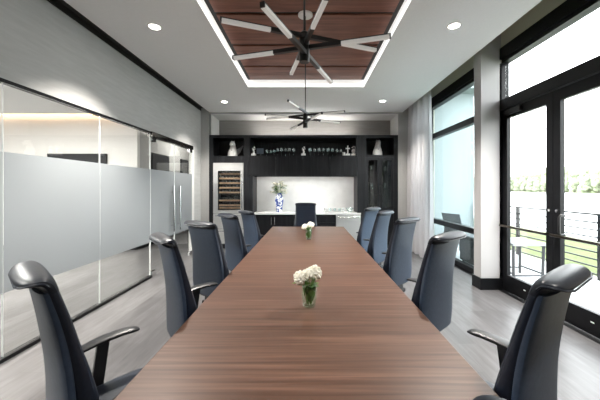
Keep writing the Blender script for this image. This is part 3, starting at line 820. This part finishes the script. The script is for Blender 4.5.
# serving tray + items on counter
t = thing('serving_tray', 'silver serving tray with upright handles on the white counter', 'tray', (.66, 7.62, .8855))
bm = B(); box(bm, -.24, .24, -.14, .14, 0, .012); box(bm, -.24, .24, -.14, -.13, .012, .045); box(bm, -.24, .24, .13, .14, .012, .045)
box(bm, -.24, -.23, -.13, .13, .012, .045); box(bm, .23, .24, -.13, .13, .012, .045)
obj('tray_body', bm, M['steel'], t)
for s in (-1, 1):
    obj('handle', tube(B(), [(s*.235, -.06, .04), (s*.235, -.06, .105), (s*.235, .06, .105), (s*.235, .06, .04)], .008, 8), M['chrome'], t, True)
for i, (x, lab) in enumerate(((.56, 'low clear tumbler standing on the silver tray, first from the vase'), (.68, 'low clear tumbler standing on the silver tray, second from the vase'), (.80, 'low clear tumbler standing on the silver tray, third from the vase'))):
    o = obj('tumbler', lathe(B(), [(.001, 0), (.03, 0), (.037, .085), (.034, .085), (.028, .012), (.001, .012)], 18), M['goblet'], None, True); o.location = (x, 7.62, .898); tag(o, lab, 'glass')
o = obj('glass_bowl', lathe(B(), [(.001, 0), (.04, 0), (.09, .06), (.115, .11), (.11, .11), (.085, .064), (.038, .008), (.001, .006)], 24), M['goblet'], None, True); o.location = (1.06, 7.66, .8855); tag(o, 'shallow clear glass bowl on the counter above the under-counter fridge', 'bowl')

# ------------------------------------------------------------------ outside
struct('added_sky_blocker', bx(3.06, 3.85, -4, 9.6, 4.02, 4.14), M['wing'])  # unseen slab added to keep steep sky light off the floor
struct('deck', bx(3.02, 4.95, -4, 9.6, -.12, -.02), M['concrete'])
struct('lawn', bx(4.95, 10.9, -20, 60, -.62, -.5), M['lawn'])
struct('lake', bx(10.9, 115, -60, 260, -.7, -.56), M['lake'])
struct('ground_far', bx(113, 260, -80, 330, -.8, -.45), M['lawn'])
# neighbouring wing
bm = B(); box(bm, 3.03, 4.75, 8.6, 8.8, -.1, 4.2); box(bm, 3.03, 5.3, 8.1, 8.85, 4.2, 4.4)
struct('wall_wing', bm, M['wing'])
# railing
t = thing('deck_railing', 'dark grey metal deck railing with thin horizontal bars', 'railing', (4.80, 0, 0))
py = [1.05, 2.98, 4.92, 6.86, 8.55]
bm = B(); box(bm, -.022, .022, -1.0, 8.58, 1.045, 1.075); obj('top_rail', bm, M['blkm'], t)
for k in range(8):
    z = .06+k*.123; obj('bar', tube(B(), [(0, -1.0, z), (0, 8.57, z)], .0135, 8), M['blkm'], t)
for y in py: obj('post', bx(-.025, .025, y-.035, y+.035, -.02, 1.045), M['blkm'], t)
# patio side table
t = thing('patio_table', 'small grey patio side table on the deck outside the glass doors', 'table', (3.62, 5.12, -.02))
obj('table_top', bx(-.33, .22, -.30, .30, .585, .63, bev=.004), M['tabletop'], t)
for a in (-1, 1):
    for b_ in (-1, 1):
        bm = B(); beam(bm, (a*.235-.055, b_*.26, 0), (a*.245-.055, b_*.27, .585), .04, .04); obj('leg', bm, M['mesh'], t)
for a in (-1, 1):
    bm = B(); beam(bm, (a*.24-.055, -.25, .13), (a*.24-.055, .25, .13), .025, .025); obj('stretcher', bm, M['mesh'], t)
for b_ in (-1, 1):
    bm = B(); beam(bm, (-.28, b_*.262, .10), (.17, b_*.262, .10), .025, .025); obj('stretcher', bm, M['mesh'], t)
# patio chair
t = thing('patio_chair', 'dark grey mesh back patio armchair outside the window', 'chair', (3.55, 6.95, -.02), math.radians(-68))
bm = B(); loft(bm, [[Vector((x, y, z)) for x, y in ((-.25, yy), (.25, yy), (.25, yy+.015), (-.25, yy+.015))] for yy, z in ((-.22, .40), (-.25, .58), (-.30, .78), (-.345, .94))])
obj('backrest', bm, M['mesh'], t)
obj('seat', bx(-.25, .25, -.23, .27, .39, .42, bev=.006), M['mesh'], t)
for sx in (-1, 1):
    for a, b_ in (((sx*.26, .25, 0), (sx*.26, .22, .62)), ((sx*.26, -.32, 0), (sx*.26, -.22, .62))):
        obj('leg', tube(B(), [a, b_], .014, 8), M['mesh'], t)
    obj('armrest', bx(sx*.26-.025, sx*.26+.025, -.26, .26, .62, .645, bev=.004), M['mesh'], t)
t = thing('patio_ottoman', 'dark grey woven cube seat on the deck beside the column', 'ottoman', (3.46, 6.02, -.02))
obj('woven_body', bx(-.28, .28, -.28, .28, .03, .50, bev=.02), M['rattan'], t); obj('cushion', bx(-.285, .285, -.285, .285, .501, .56, bev=.025), M['mesh'], t)
for a in (-1, 1):
    for b_ in (-1, 1): obj('foot', bx(a*.22-.02, a*.22+.02, b_*.22-.02, b_*.22+.02, 0, .03), M['blkm'], t)
# far tree line
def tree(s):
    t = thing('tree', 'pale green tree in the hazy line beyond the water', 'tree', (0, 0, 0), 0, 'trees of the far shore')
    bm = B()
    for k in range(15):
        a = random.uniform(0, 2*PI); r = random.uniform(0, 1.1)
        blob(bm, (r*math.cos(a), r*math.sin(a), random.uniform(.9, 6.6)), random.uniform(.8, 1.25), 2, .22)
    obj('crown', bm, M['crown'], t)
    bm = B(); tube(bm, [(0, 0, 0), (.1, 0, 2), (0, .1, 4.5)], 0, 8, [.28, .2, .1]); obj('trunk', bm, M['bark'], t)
    return t
protos = [tree(1) for _ in range(3)]
i = 0
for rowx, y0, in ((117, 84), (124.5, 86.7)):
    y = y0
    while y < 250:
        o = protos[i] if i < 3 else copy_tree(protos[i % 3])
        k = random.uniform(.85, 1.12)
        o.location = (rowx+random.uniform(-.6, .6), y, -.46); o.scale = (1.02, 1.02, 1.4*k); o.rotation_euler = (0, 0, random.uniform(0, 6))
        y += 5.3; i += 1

# ------------------------------------------------------------------ light
W = bpy.data.worlds.new('sky'); bpy.context.scene.world = W; W.use_nodes = True
nt = W.node_tree; bg = nt.nodes['Background']
tc = nt.nodes.new('ShaderNodeTexCoord'); sp = nt.nodes.new('ShaderNodeSeparateXYZ'); cr = nt.nodes.new('ShaderNodeValToRGB')
cr.color_ramp.elements[0].position = .0; cr.color_ramp.elements[0].color = (1, 1, 1, 1)
cr.color_ramp.elements[1].position = 1.; cr.color_ramp.elements[1].color = (.86, .93, 1, 1)
nt.links.new(tc.outputs['Generated'], sp.inputs[0]); nt.links.new(sp.outputs['Z'], cr.inputs['Fac']); nt.links.new(cr.outputs['Color'], bg.inputs['Color'])
bg.inputs['Strength'].default_value = 3.2

# ------------------------------------------------------------------ camera
cam = bpy.data.cameras.new('camera'); co = bpy.data.objects.new('camera', cam); C.objects.link(co)
co.location = (0, 0, 1.5); co.rotation_euler = (PI/2, 0, 0)
cam.sensor_width = 36; cam.lens = 18; cam.shift_x = -8/600; cam.shift_y = -12/600; cam.clip_start = .02; cam.clip_end = 600
sc = bpy.context.scene; sc.camera = co
sc.view_settings.view_transform = 'Standard'; sc.view_settings.look = 'None'; sc.view_settings.exposure = 1.72; sc.view_settings.gamma = 1
sc.view_settings.use_curve_mapping = False
sc.cycles.use_denoising = True; sc.cycles.max_bounces = 10; sc.cycles.diffuse_bounces = 5; sc.cycles.transparent_max_bounces = 24
sc.cycles.sample_clamp_indirect = 6.; sc.cycles.caustics_reflective = False; sc.cycles.caustics_refractive = False
